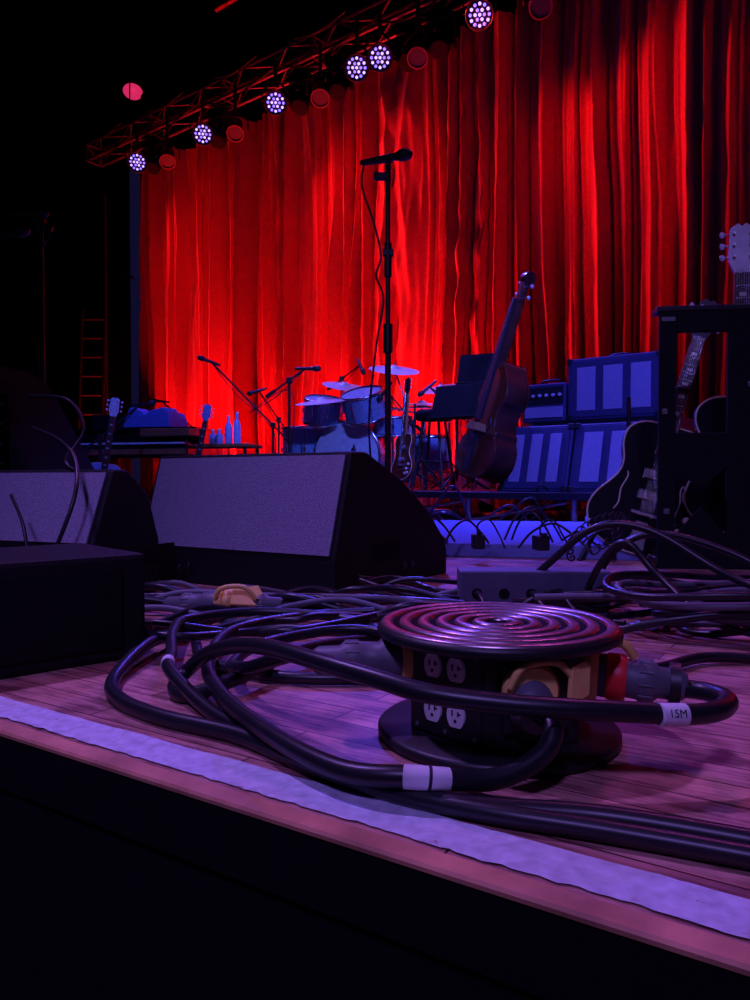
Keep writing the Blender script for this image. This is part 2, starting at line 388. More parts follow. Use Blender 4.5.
def cymbal(b,c,r,tilt,zb,off=(0,0)):
    c=V(c); q=V(tilt).to_track_quat('Z','Y')
    b.lathe([(r,-.012),(r*.6,0),(r*.25,.008),(r*.2,.014),(r*.12,.03),(.004,.034)],c,q,BRASS,36,cap=False)
    b.lathe([(r,-.014),(r*.6,-.003),(r*.2,.01),(.004,.03)],c,q,BRASS,36,cap=False)
    b.cyl(c,c+q@V((0,0,.06)),.006,CHR,seg=8)
    base=V((c.x+off[0],c.y+off[1],zb)); b.cyl(c,(base.x,base.y,c.z-.25),.010,CHR,seg=8); b.cyl((base.x,base.y,c.z-.22),(base.x,base.y,zb+.1),.014,CHR,seg=8)
    for a in (.4,2.5,4.6): b.cyl((base.x,base.y,zb+.3),(base.x+.25*math.cos(a),base.y+.25*math.sin(a),zb+.01),.009,CHR,seg=6)
b=B('drum_kit'); Z=.25
drum(b,(-.22,7.3,Z+.33),(-.25,-1,0),.32,.38,SPARK)
for sg in (-1,1): b.cyl((-.22+sg*.25,7.2,Z+.25),(-.22+sg*.36,7.05,Z+.01),.009,CHR,seg=8)
drum(b,(-.10,7.05,1.04),(-.2,-.35,.9),.20,.24,SPARK)
drum(b,(-.50,7.2,1.00),(.1,-.3,.9),.18,.22,SPARK)
b.cyl((-.25,7.25,.8),(-.12,7.15,.95),.014,CHR); b.cyl((-.27,7.25,.8),(-.42,7.25,.92),.014,CHR)
drum(b,(.17,7.25,.86),(0,-.1,1),.19,.17,SPARK); b.cyl((.17,7.25,.78),(.17,7.25,.4),.012,CHR)
for a in (.4,2.5,4.6): b.cyl((.17,7.25,.5),(.17+.22*math.cos(a),7.25+.22*math.sin(a),Z+.01),.008,CHR,seg=6); b.cyl((.17,7.25,.6),(.17+.18*math.cos(a),7.25+.18*math.sin(a),.78),.006,CHR,seg=6)
drum(b,(-.68,7.5,.64),(0,0,1),.24,.42,SPARK)
for a in (.4,2.5,4.6): b.cyl((-.68+.25*math.cos(a),7.5+.25*math.sin(a),.7),(-.68+.25*math.cos(a),7.5+.25*math.sin(a),Z+.01),.007,CHR,seg=6)
drum(b,(.52,7.35,.60),(0,-.08,1),.21,.34,SPARK)
for a in (.4,2.5,4.6): b.cyl((.52+.22*math.cos(a),7.35+.22*math.sin(a),.7),(.52+.22*math.cos(a),7.35+.22*math.sin(a),Z+.01),.007,CHR,seg=6)
cymbal(b,(.18,7.05,1.38),.24,(.08,-.32,1),Z,(.1,.15))
cymbal(b,(-.50,6.95,1.07),.24,(-.1,-.18,1),Z,(-.05,.3)); cymbal(b,(-.30,7.4,1.27),.22,(.15,-.3,1),Z,(-.1,.45))
cymbal(b,(.44,7.1,1.06),.20,(0,-.12,1),Z); cymbal(b,(.44,7.1,1.03),.20,(0,-.1,1),Z)
cymbal(b,(.66,7.5,1.26),.2,(-.2,-.3,1),Z,(.1,.2))
b.tube([(-.6,7.6,Z),(-.6,7.6,1.0),(-.3,7.5,1.05),(.2,7.5,1.05),(.5,7.6,1.0),(.5,7.6,Z)],.016,CHR,smooth=False)
b.lathe([(.16,0),(.17,.03),(.17,.07),(.12,.09)],V((.05,7.9,.78)),QI,BLK,24); b.cyl((.05,7.9,.3),(.05,7.9,.78),.014,CHR)
b.done()
boom((.34,6.65,.25),.85,(.10,6.85,1.16),'drum_mic_stand',(-.4,.2,-.5),.15)
boom((-.2,6.6,.25),.5,(-.2,6.92,.62),'drum_mic_stand',(0,1,0),.15)
boom((-.35,7.9,.25),1.4,(-.15,7.6,1.50),'drum_mic_stand',(.3,-.5,-.7),.3)
boom((.75,6.9,.25),1.0,(.5,6.95,1.2),'drum_mic_stand',(-.6,0,-.5),.3)
b=B('padded_stool'); b.lathe([(.15,0),(.17,.02),(.17,.06),(.15,.09),(.02,.10)],V((.52,6.6,.86)),QI,BLKM,24)
for a in (.3,1.9,3.4,5): b.cyl((.52+.1*math.cos(a),6.6+.1*math.sin(a),.86),(.52+.2*math.cos(a),6.6+.2*math.sin(a),.25),.012,STM)
b.tube([(.52+.15*math.cos(t*.524),6.6+.15*math.sin(t*.524),.5) for t in range(12)],.008,STM,closed=True,seg=6); b.done()
# ------------------------------------------------------------------ guitars
def outline(half,k=1):
    pts=[(w*k,z*k) for z,w in half]
    sm=catmull([V((a,c,0)) for a,c in pts],5,False)
    r=[(p.x,p.y) for p in sm]; l=[(-x,z) for x,z in r[::-1] if abs(x)>1e-4]
    return r+l
EG=[(0,0),(.005,.06),(.03,.125),(.09,.168),(.15,.165),(.23,.122),(.29,.115),(.36,.138),(.41,.13),(.44,.09),(.445,.03),(.445,0)]
AG=[(0,0),(.005,.08),(.04,.16),(.11,.20),(.18,.19),(.27,.135),(.33,.128),(.40,.148),(.46,.14),(.495,.09),(.50,.03),(.50,0)]
def guitar(bot,top,yaw,name,kind='e',body=GLOSSB,headm=BLK,depth=None,stand=True,zf=0):
    bot=V(bot);top=V(top); L=(top-bot).length; z=(top-bot).normalized()
    f=V((math.sin(yaw),-math.cos(yaw),0)); f=(f-z*f.dot(z)).normalized(); x=z.cross(f)*-1
    M=Matrix(((x.x,-f.x,z.x,bot.x),(x.y,-f.y,z.y,bot.y),(x.z,-f.z,z.z,bot.z),(0,0,0,1)))
    if M.determinant()<0: M=M@Matrix.Diagonal((-1,1,1,1))
    k=L/1.02; b=B(name,M); prof=EG if kind=='e' else AG; dp=(depth or (.045 if kind=='e' else .1))*k
    o=outline(prof,k); b.prism(o,0,dp,body,bev=.006*k)
    bl=[V((p[0]*.985,0.001,p[1]*.985+.003)) for p in o]; b.tube(bl,.0035*k,IVORY,seg=6,closed=True,smooth=False)
    bt=.445*k if kind=='e' else .5*k; nk=.84*k
    b.prism([(-.028*k,bt-.12*k),(.028*k,bt-.12*k),(.022*k,nk),(-.022*k,nk)],-.014*k,-.004*k,DWOOD)
    b.prism([(-.026*k,bt-.03*k),(.026*k,bt-.03*k),(.021*k,nk),(-.021*k,nk)],-.004*k,.02*k,BROWN)
    for i in range(18):
        zz=nk-(nk-bt)*1.25*(1-2**(-(i)/12))/(1-2**(-18/12)); b.box((0,-.0145*k,zz),(.044*k,.002*k,.002*k),PICK)
        if i in (2,4,6,8,11,14): b.box((0,-.0142*k,zz+.012*k),(.022*k,.002*k,.012*k),IVORY)
    b.prism([(-.022*k,nk),(.022*k,nk),(.04*k,nk+.05*k),(.034*k,nk+.15*k),(.012*k,nk+.165*k),(0,nk+.155*k),(-.012*k,nk+.165*k),(-.034*k,nk+.15*k),(-.04*k,nk+.05*k)],-.008*k,.008*k,headm)
    for i in range(3):
        for sg in (-1,1):
            zz=nk+(.055+.038*i)*k
            b.cyl((sg*.036*k,0,zz),(sg*.052*k,0,zz),.003*k,PICK,seg=6); b.ball((sg*.058*k,0,zz),.009*k,WHT,(1,.6,1.2),8); b.cyl((sg*.024*k,-.008*k,zz),(sg*.024*k,-.018*k,zz),.004*k,PICK,seg=6)
    for i in range(6):
        xx=(i-2.5)*.0085*k; b.cyl((xx,-.024*k,.14*k),(xx*.8,-.017*k,nk+.01*k),.0011*k,PICK,seg=5)
    if kind=='e':
        for zz in (.20,.31):
            b.box((0,-.008*k,zz*k),(.085*k,.016*k,.035*k),PICK,bev=.003*k)
        b.box((0,-.01*k,.14*k),(.09*k,.018*k,.015*k),PICK,bev=.002*k); b.box((0,-.008*k,.10*k),(.1*k,.014*k,.012*k),PICK,bev=.002*k)
        for xx,zz in ((.09,.1),(.12,.14),(.105,.06),(.075,.055)): b.cyl((xx*k,0,zz*k),(xx*k,-.016*k,zz*k),.012*k,IVORY,seg=12)
    else:
        b.box((0,-.008*k,.30*k),(.085*k,.016*k,.035*k),PICK,bev=.003*k); b.box((0,-.008*k,.22*k),(.085*k,.016*k,.035*k),PICK,bev=.003*k)
        for sg in (-1,1): b.tube([(sg*.11*k,-.001,.14*k),(sg*.10*k,-.001,.17*k),(sg*.105*k,-.001,.22*k),(sg*.095*k,-.001,.27*k),(sg*.10*k,-.001,.29*k)],.003*k,IVORY,seg=5)
        b.box((0,-.008*k,.15*k),(.10*k,.016*k,.012*k),PICK,bev=.003*k)
        b.prism([(-.03*k,.02*k),(.03*k,.02*k),(.02*k,.12*k),(-.02*k,.12*k)],-.012*k,-.006*k,PICK)
        for xx,zz in ((.12,.12),(.14,.17),(.11,.07)): b.cyl((xx*k,0,zz*k),(xx*k,-.016*k,zz*k),.012*k,IVORY,seg=12)
    ob=b.done()
    if stand:
        s=B('guitar_stand')
        back=V((-f.x,-f.y,0)).normalized()
        hub=V((bot.x,bot.y,zf+.35))+back*.14
        for a in (-.9,.9,math.pi):
            d=Matrix.Rotation(a,3,'Z')@(-back); s.cyl(hub,V((hub.x,hub.y,zf))+d*.28,.009,BLK,seg=8)
        s.cyl(hub,hub+V((0,0,.35)),.009,BLK,seg=8)
        for sg in (-1,1):
            q=bot+x*sg*.07*k; s.tube([hub-V((0,0,.15)),V((q.x,q.y,bot.z-.012))+back*.03,V((q.x,q.y,bot.z-.012))-back*.06,V((q.x,q.y,bot.z+.03))-back*.07],.008,BLK,seg=6,smooth=False)
        s.done()
    return ob
PALE=mk('pale_blue_lacquer',(.35,.45,.8),.3,coat=.4)
guitar((.20,5.95,.34),(.27,6.1,1.18),-1.0,'electric_guitar','e',SUNB,BLK,zf=.25)
guitar((-2.15,5.8,.06),(-2.03,5.9,1.0),.2,'electric_guitar','e',PALE,WHT)
guitar((-1.62,6.5,.08),(-1.46,6.6,1.02),.3,'electric_guitar','e',SUNB,PALE)
guitar((-2.75,5.6,.02),(-2.66,5.75,.76),.4,'electric_guitar','e',PALE,WHT)
guitar((1.08,3.14,.03),(1.47,3.30,1.14),-.25,'hollow_body_guitar','a',GLOSSB,BLK,depth=.07,zf=0)
guitar((1.48,3.02,.12),(1.52,3.14,1.42),-.25,'electric_guitar','e',GLOSSB,WHT,zf=0)
b=B('guitar_rack',frame(V((1.085,2.88,0)),-.12))
W,H=.35,.985
def frm(y):
    for x0,x1,z0,z1 in ((0,.062,0,H),(W-.10,W,0,H),(.062,W-.10,.90,H),(.062,W-.10,.44,.52),(.062,W-.10,0,.08)):
        b.box(((x0+x1)/2,y,(z0+z1)/2),(x1-x0,.022,z1-z0),BLKM,bev=.003)
    b.prism([(.06,.06),(.06,.12),(.16,.24),(W-.10,.12),(W-.10,.06)],y-.009,y+.009,BLKM)
    b.prism([(.06,.45),(.06,.39),(.15,.31),(W-.1,.39),(W-.1,.45)],y-.009,y+.009,BLKM)
frm(0)
b.box((W/2,.03,H+.005),(W+.02,.09,.02),BLK,bev=.003); b.box((W/2,.05,.03),(W+.02,.12,.03),BLK,bev=.003)
b.box((.03,-.014,.95),(.05,.006,.016),METAL); b.box((.02,-.014,.60),(.02,.01,.02),METAL,bev=.002); b.box((.33,-.014,.7),(.02,.01,.02),METAL,bev=.002); b.box((.03,-.014,.22),(.02,.01,.02),METAL,bev=.002)
b.done()
# ------------------------------------------------------------------ double bass
bot=V((.74,6.0,.38)); top=V((1.20,5.9,1.93)); z=(top-bot).normalized()
yaw=-1.22; f=V((math.sin(yaw),-math.cos(yaw),0)); f=(f-z*f.dot(z)).normalized(); x=f.cross(z)
M=Matrix(((x.x,-f.x,z.x,bot.x),(x.y,-f.y,z.y,bot.y),(x.z,-f.z,z.z,bot.z),(0,0,0,1)))
b=B('double_bass',M)
DB=[(0,0),(.01,.12),(.06,.24),(.16,.31),(.28,.30),(.36,.24),(.40,.235),(.45,.18),(.54,.165),(.62,.19),(.66,.22),(.72,.22),(.82,.18),(.92,.09),(.98,.04),(1.0,0)]
o=outline(DB,.94); b.prism(o,0,.20,DWOOD,bev=.012)
b.prism([(a*1.02,c*1.02-.01) for a,c in o],-.004,.004,SUNB); b.prism([(a*1.02,c*1.02-.01) for a,c in o],.198,.206,SUNB)
b.prism([(-.045,.45),(.045,.45),(.022,1.42),(-.022,1.42)],-.07,-.045,BLK)
b.prism([(-.03,.88),(.03,.88),(.022,1.42),(-.022,1.42)],-.045,.02,DWOOD)
b.prism([(-.09,.36),(.09,.36),(.05,.42),(-.05,.42)],-.10,-.0,BROWN)
b.prism([(-.045,.05),(.045,.05),(.03,.3),(-.03,.3)],-.05,-.03,BLK)
for sg in (-1,1): b.tube([(sg*.12,-.006,.34),(sg*.10,-.006,.37),(sg*.125,-.006,.42),(sg*.10,-.006,.48),(sg*.085,-.006,.46)],.006,BLK,seg=6)
b.box((0,-.01,1.5),(.06,.06,.18),DWOOD,bev=.01); b.lathe([(.05,-.035),(.055,0),(.05,.035)],V((0,.0,1.60)),V((1,0,0)).to_track_quat('Z','Y'),DWOOD,18)
for i,zz in enumerate((1.44,1.48,1.53,1.57)):
    sg=1 if i%2 else -1; b.cyl((0,0,zz),(sg*.09,0,zz),.006,PICK,seg=8); b.ball((sg*.1,0,zz),.018,BRASS,(.5,1,1),8)
for i in range(4):
    xx=(i-1.5)*.016; b.cyl((xx*1.3,-.1,.4),(xx*.6,-.075,1.43),.0014,PICK,seg=5); b.cyl((xx*1.3,-.1,.4),(xx,-.05,.28),.0014,PICK,seg=5)
b.cyl((0,.08,0),(0,.08,-.14),.007,PICK); b.done()
def mstand(x,y,zt,zf,yaw,name='music_stand'):
    b=B(name,frame(V((x,y,zf)),yaw))
    b.box((0,0,zt-zf),(.44,.012,.30),BLKM,rot=(-.35,0,0),bev=.004); b.box((0,-.09,zt-zf-.145),(.44,.06,.01),BLK,rot=(-.35,0,0))
    b.cyl((0,.02,.1),(0,.02,zt-zf-.05),.011,BLK)
    for a in (.5,2.6,4.7): b.cyl((0,.02,.18),(.27*math.cos(a),.27*math.sin(a)+.02,.01),.008,BLK,seg=8)
    b.done()
mstand(.98,6.9,1.36,.25,-.4); mstand(.68,6.3,1.00,.25,-.6)
# ------------------------------------------------------------------ amplifiers
def cab(o,ang,W,H,D,name,tilt=0,n=3):
    b=B(name,frame(V(o),ang,tilt)); b.box((W/2,D/2,H/2),(W,D,H),CABD,bev=.012)
    b.box((W/2,-.002,H/2),(W-.05,.01,H-.05),CABD,bev=.002)
    pw=(W-.10)/n
    for i in range(n):
        b.box((.05+pw*(i+.5),-.009,H/2),(pw-.065,.008,H-.15),PANEL,bev=.003)
    for xx in (.02,W-.02):
        for zz in (.02,H-.02): b.box((xx,.0,zz),(.045,.03,.045),DMET,bev=.006)
    b.tube([(W*.38,D/2,H),(W*.42,D/2,H+.03),(W*.58,D/2,H+.03),(W*.62,D/2,H)],.01,RUB,seg=6); b.done()
A0=V((.98,5.98,.25))
cab(A0,CA,.57,.54,.28,'speaker_cabinet',-.28)
cab(A0+U*.585,CA,.52,.54,.28,'speaker_cabinet',-.28,2)
b=B('equipment_case',frame(A0+NB*.55+U*.0,CA)); b.box((.62,.25,.29),(1.2,.5,.575),BLK,bev=.01)
for xx in (.02,1.22): b.box((xx,0,.29),(.03,.02,.56),METAL)
b.done()
cab(A0+NB*.56+U*.34+V((0,0,.58)),CA,.76,.50,.32,'guitar_amplifier')
b=B('amplifier_head',frame(A0+NB*.56+U*(-.07)+V((0,0,.58)),CA)); b.box((.2,.14,.16),(.38,.28,.32),CABD,bev=.01)
b.box((.2,-.004,.22),(.34,.01,.14),DMET); b.box((.2,-.004,.08),(.34,.01,.09),PANEL)
for i in range(6): b.cyl((.05+.06*i,-.008,.22),(.05+.06*i,-.03,.22),.013,WHT,seg=10)
b.tube([(.1,.14,.32),(.13,.14,.36),(.27,.14,.36),(.3,.14,.32)],.009,RUB,seg=6); b.done()
# ------------------------------------------------------------------ keyboards, table, left area
b=B('grand_piano',frame(V((-2.95,7.4,0)),-.25))
b.prism([(0,0),(1.35,0),(1.35,.35),(1.25,.8),(.95,1.2),(.6,1.5),(.2,1.6),(0,1.4)],.55,.82,GLOSSB,axis='Z',bev=.01)
b.box((.675,-.13,.62),(1.35,.28,.10),GLOSSB,bev=.01); b.box((.675,-.13,.68),(1.2,.15,.02),WHT)
for i in range(35):
    if i%7 not in(2,6): b.box((.1+.0343*i,-.09,.695),(.018,.09,.014),BLKM)
b.box((.675,-.28,.60),(1.37,.03,.05),BROWN,bev=.004)
for xx,yy in ((.12,.1),(1.22,.1),(.35,1.3)): b.cyl((xx,yy,0),(xx,yy,.56),.045,GLOSSB,r2=.06)
b.box((.675,.2,.83),(1.3,.5,.02),GLOSSB); b.box((1.1,-.12,.78),(.5,.22,.07),BROWN,bev=.008)
b.box((.35,.0,.90),(.34,.02,.16),BLKM,rot=(-.3,0,0),bev=.004); b.done()
b=B('piano_cover_cloth',frame(V((-2.45,7.3,.85)),-.25))
vs=[];fs=[];n=30
for i in range(n+1):
    for j in range(n+1):
        x=i/n*.5;y=j/n*.4
        d=min(x,.5-x,y,.4-y); zz=.17+.05*noise.noise(V((x*6,y*6,0)))+.02*noise.noise(V((x*16,y*16,2)))
        if d<.05: zz*= math.sin(d/.05*math.pi/2)
        vs.append((x,y,max(zz,.001)))
for i in range(n):
    for j in range(n): a=i*(n+1)+j; fs.append([a,a+n+1,a+n+2,a+1])
b.add(vs,fs,CLOTH); b.done()
b=B('side_table',frame(V((-1.85,7.0,0)),-.2))
b.box((.35,.2,.66),(.7,.4,.03),BROWN,bev=.005)
for xx in (.04,.66):
    for yy in (.04,.36): b.cyl((xx,yy,0),(xx,yy,.65),.015,BLK)
b.box((.35,.2,.3),(.62,.34,.02),BLK); b.done()
WATER=mk('pale_blue_plastic',(.4,.5,.85),.25)
for i,(x,y,h) in enumerate(((-1.36,6.98,.24),(-1.29,7.03,.28),(-1.52,7.05,.12),(-1.45,7.0,.12))):
    b=B('water_bottle'); b.lathe([(.03,0),(.036,.02),(.036,h*.65),(.014,h*.85),(.014,h)],V((x,y,.676)),QI,WATER,14)
    b.lathe([(.016,h),(.016,h+.02)],V((x,y,.676)),QI,WHT,12); b.done()
b=B('black_road_case',frame(V((-1.85,8.5,0)),-.3)); b.box((.4,.3,.3),(.8,.55,.6),BLK,bev=.01); b.box((.4,.02,.32),(.8,.01,.02),METAL); b.done()
b=B('leaning_ladder')
LM=mk('ladder_fibreglass',(.018,.006,.005),.8)
p0=V((-4.75,11.9,0))
for sg in (0,.38): b.cyl(p0+V((sg,0,0)),p0+V((sg,.35,3.1)),.03,LM,seg=8)
for i in range(10): t=(i+.5)/10; q=p0+V((0,.35,3.1))*t; b.cyl(q,q+V((.38,0,0)),.018,LM,seg=8)
b.done()
# ------------------------------------------------------------------ power distribution reel
RC=V((.164,1.0,0)); b=B('power_distribution_reel')
b.lathe([(.02,0),(.155,0),(.16,.004),(.16,.012),(.155,.016),(.02,.017)],RC,QI,BLK,72)
DISC=mk('reel_flange_red_sheen_tint',(.42,.30,.34),.32,.9,scale=60,bump=.04,var=.2)  # pinkish metal colour on a black flange, boosts the curtain's red reflection
DISCG=mk('reel_groove_black',(.004,.004,.005),.7,spec=.1)
b.lathe([(.02,.134),(.152,.134),(.158,.136),(.161,.141),(.160,.146),(.156,.149)],RC,QI,BLK,96,cap=False)
b.lathe([(.156,.149),(.001,.1475)],RC,QI,DISCG,96,cap=False)
r=.156
while r>.02:
    b.lathe([(r,.1485),(r-.001,.1510),(r-.004,.1525),(r-.012,.1525),(r-.015,.1510),(r-.016,.1485)],RC,QI,DISC,96,cap=False); r-=.0245
FA=[math.radians(a) for a in (165,225,285,345,45,105)]
hexv=[(RC.x+.122*math.cos(a+math.radians(30)),RC.y+.122*math.sin(a+math.radians(30))) for a in FA]
b.prism(hexv,.016,.136,BLK,axis='Z',bev=.003)
def facef(i,u,zz,out=0):
    a=FA[i]; n=V((math.cos(a),math.sin(a),0)); t=V((-n.y,n.x,0)); return RC+n*(.1057+out)+t*u+V((0,0,zz))
def facem(i,u,zz):
    a=FA[i]; return Matrix.Translation(facef(i,u,zz))@Matrix.Rotation(a+math.pi/2,4,'Z')
for i in (1,4,5):
    b.box((0,-.001,0),(.108,.004,.112),BLK,bev=.001,M=facem(i,0,.077))
    for u in (-.0185,.0185):
        for zz in (.108,.052):
            M=facem(i,u,zz)
            oc=[(.0135*math.cos(k*math.pi/10),max(-.0145,min(.0145,.0175*math.sin(k*math.pi/10)))) for k in range(20)]
            b.prism(oc,-.0065,0,WHT,M=M)
            b.box((-.0045,-.0068,.003),(.002,.001,.0075),INK,M=M); b.box((.0045,-.0068,.003),(.002,.001,.006),INK,M=M); b.box((.0065,-.0068,.003),(.004,.001,.0018),INK,M=M)
            b.lathe([(.0024,0),(.001,.0006)],M@V((0,-.0067,-.0065)),(M.to_3x3()@V((0,-1,0))).to_track_quat('Z','Y'),INK,10)
    for u in (-.046,0,.046):
        for zz in (.028,.128): b.cyl(facef(i,u,zz,.001),facef(i,u,zz,.004),.003,METAL,seg=8)
def conn(b,p,d,L,r,body=GRUB,ring=True):
    p=V(p);d=V(d).normalized();q=d.to_track_quat('Z','Y')
    if ring: b.lathe([(r*1.35,0),(r*1.45,.004),(r*1.45,.014),(r*1.2,.02)],p,q,YEL,24)
    b.lathe([(r*1.1,.018),(r*1.12,L*.35),(r*.95,L*.38),(r*1.0,L*.55),(r*1.05,L*.58),(r*1.05,L*.7),(r*.8,L*.75),(r*.78,L*.95),(r*.6,L)],p,q,body,20)
    for k in range(10):
        a=k*math.pi/5; o=q@V((r*1.03*math.cos(a),r*1.03*math.sin(a),0)); b.cyl(p+o+d*L*.57,p+o+d*L*.7,.002,body,seg=5)
conn(b,facef(0,.03,.102,-.004),(-.97,-.06,-.01),.140,.024)
b.prism([(-.016,-.002),(.016,-.002),(.02,.02),(.016,.045),(0,.054),(-.016,.045),(-.02,.02)],-.006,.004,YEL,M=facem(0,.045,.078)@Matrix.Translation((0,-.012,0))@Matrix.Rotation(.5,4,'Z'),bev=.001)
b.box((0,-.004,0),(.085,.01,.085),BLK,bev=.003,M=facem(2,0,.08))
n2=V((math.cos(FA[2]),math.sin(FA[2]),0))
b.lathe([(.034,0),(.036,.012),(.030,.018)],facef(2,-.012,.09,.008),n2.to_track_quat('Z','Y'),YEL,26)
b.lathe([(.027,.01),(.028,.034),(.021,.038),(.018,.052)],facef(2,-.012,.085,.006),V((.05,-.92,-.35)).to_track_quat('Z','Y'),GRUB,22)
b.prism([(-.016,0),(.0,-.004),(.016,.0),(.018,.035),(.008,.042),(-.012,.038)],-.006,0,YEL,M=facem(2,.040,.085)@Matrix.Translation((0,-.03,0))@Matrix.Rotation(.3,4,'Z'),bev=.001)
b.tube([facef(2,-.046,.10,.03),facef(2,-.03,.125,.034),facef(2,.01,.128,.036),facef(2,.032,.110,.034)],.0045,YEL,seg=8)
p=facef(3,0,.09,-.004); q=V((.95,-.30,-.06)).normalized(); conn(b,p,q,.135,.025)
b.lathe([(.040,-.0),(.043,.004),(.043,.012),(.03,.022)],p+q*.006,q.to_track_quat('Z','Y'),YEL,28)
b.lathe([(.0285,.038),(.030,.042),(.030,.058),(.0285,.062)],p,q.to_track_quat('Z','Y'),REDP,24)
b.tube([p+V((.005,-.02,.036)),p+V((.02,-.03,.048)),p+V((.05,-.035,.044)),p+V((.066,-.03,.026))],.006,YEL,seg=8)
b.box(p+V((.03,-.01,.040)),(.045,.034,.007),YEL,rot=(.3,-.3,-.3),bev=.002)
b.box((0,-.012,.03),(.03,.02,.05),YEL,bev=.004,M=facem(3,.04,.05))
b.lathe([(.027,-.006),(.028,.006)],p+q*.12,q.to_track_quat('Z','Y'),BLK,20)
b.done()
# ------------------------------------------------------------------ heavy cables
def band(b,pts,f0,L,r,mat):
    P=catmull([V(p) for p in pts],8,False); j=int(f0*8); a=P[j];c=P[j+1]; d=(c-a).normalized()
    b.lathe([(r,0),(r,L)],a,d.to_track_quat('Z','Y'),mat,16,cap=True); return a,d
r1=.0115
b=B('heavy_power_cable')
c1=[(.385,.93,.080),(.405,.912,.081),(.414,.88,.082),(.402,.85,.083),(.375,.822,.084),(.335,.805,.086),(.29,.803,.089),(.21,.80,.094),(.135,.81,.097),(.06,.83,.102),(-.0,.865,.110),(-.07,.92,.116),(-.14,1.0,.115),(-.20,1.08,.10),(-.26,1.16,.07),(-.30,1.20,.035),(-.315,1.17,.015),(-.28,1.13,.014),(-.2,1.2,.03),(-.13,1.35,.034),(.0,1.5,.02),(.15,1.55,.014)]
b.tube(c1,r1,RUB,seg=12)
a,d=band(b,c1,5.0,.030,r1+.0009,TAPEW)
b.done()
cu=bpy.data.curves.new('t','FONT'); cu.body='15M'; cu.size=.012; cu.extrude=.0002; cu.align_x='CENTER'; cu.align_y='CENTER'
to=bpy.data.objects.new('cable_label_text',cu); sc.collection.objects.link(to)
bpy.context.view_layer.update(); me=bpy.data.meshes.new_from_object(to); bpy.data.objects.remove(to)
to=bpy.data.objects.new('cable_label_text',me); me.materials.append(INK); sc.collection.objects.link(to)
mid=a+d*.015; xx=-d if d.x<0 else d
nn=V((0,-.93,.35)); nn=(nn-xx*nn.dot(xx)).normalized(); yy=nn.cross(xx)
to.matrix_world=Matrix(((xx.x,yy.x,nn.x,mid.x+nn.x*.0126),(xx.y,yy.y,nn.y,mid.y+nn.y*.0126),(xx.z,yy.z,nn.z,mid.z+nn.z*.0126),(0,0,0,1)))
b=B('heavy_power_cable')
c2=[(.18,.85,.078),(.195,.82,.07),(.185,.80,.05),(.15,.785,.032),(.109,.775,.026),(.039,.765,.034),(-.037,.795,.03),(-.126,.90,.032),(-.221,1.07,.032),(-.285,1.28,.03),(-.288,1.55,.03),(-.128,1.72,.03),(.114,1.85,.02),(.3,1.8,.012)]
b.tube(c2,r1,RUB,seg=12)
P=catmull([V(p) for p in c2],8,False)
b.tube(P[36:42],r1+.0009,TAPEW,seg=14,smooth=False)
b.tube(P[38:39]+[P[38].lerp(P[39],.35)],r1+.0014,INK,seg=14,smooth=False); b.done()
b=B('heavy_power_cable')
c3=[(.60,.54,.012),(.372,.650,.012),(.337,.674,.012),(.217,.7235,.012),(.066,.755,.012),(-.062,.845,.012),(-.174,.955,.012),(-.296,1.03,.012),(-.383,1.115,.012),(-.431,1.23,.012),(-.43,1.40,.03),(-.41,1.58,.02),(-.34,1.8,.02),(-.2,1.95,.012)]
b.tube(c3,r1,RUB,seg=12); b.done()
b=B('heavy_power_cable')
c4=[(.60,.51,.012),(.359,.624,.012),(.325,.645,.012),(.209,.695,.012),(.104,.735,.012),(-.005,.800,.010),(-.103,.905,.012),(-.223,1.04,.012),(-.33,1.2,.034),(-.363,1.33,.03),(-.40,1.48,.04),(-.40,1.62,.04),(-.25,1.7,.04),(-.05,1.65,.03),(.05,1.5,.012)]
b.tube(c4,.0105,RUB,seg=12)
P=catmull([V(p) for p in c4],8,False); b.tube(P[8*8+2:8*8+5],.0115,TAPEW,seg=12,smooth=False); b.done()
b=B('heavy_power_cable')
c5=[(-.11,1.04,.098),(-.15,1.08,.078),(-.2,1.15,.05),(-.24,1.26,.03),(-.21,1.42,.03),(-.05,1.5,.04),(.08,1.42,.03),(.12,1.3,.012),(.02,1.24,.012),(-.15,1.24,.012),(-.3,1.34,.012),(-.36,1.5,.012)]
b.tube(c5,.0105,RUB,seg=12); b.done()
b=B('inline_cable_connector')
conn(b,(-.36,1.80,.045),(-.98,.12,-.05),.15,.024)
conn(b,(-.36,1.80,.045),(.98,-.1,-.03),.14,.024)
b.prism([(-.035,0),(.03,-.005),(.045,.02),(.03,.05),(0,.045),(-.03,.05)],-.03,-.02,YEL,M=frame(V((-.31,1.79,.03)),.1,-.6),bev=.003)
b.tube([(-.38,1.77,.06),(-.36,1.76,.085),(-.31,1.76,.088),(-.28,1.76,.06)],.006,YEL)
b.tube([(-.51,1.82,.038),(-.6,1.84,.02),(-.75,1.9,.012),(-.6,1.75,.012),(-.45,1.68,.012)],.010,RUB)
b.tube([(-.22,1.785,.04),(-.1,1.8,.03),(.05,1.9,.012),(.2,2.0,.012)],.010,RUB)
b.done()
rnd=random.Random(11)
b=B('cable_tangle')
def strand(x0,x1,y0,y1,n,r,mat,zmax=.06):
    pts=[]
    for i in range(n):
        t=i/(n-1); pts.append((x0+(x1-x0)*t+rnd.uniform(-.03,.03),y0+(y1-y0)*t+rnd.uniform(-.07,.07),r+rnd.uniform(0,zmax)))
    b.tube(pts,r,mat,seg=7)
for i in range(7): strand(-.75,.25,1.78+.06*i,1.66+.05*i,8,.008+.0015*(i%3),RUB if i%3 else GRUB,.05)
for i in range(4): strand(-.50,.0,1.45+.08*i,1.55+.06*i,6,.0085,RUB,.04)
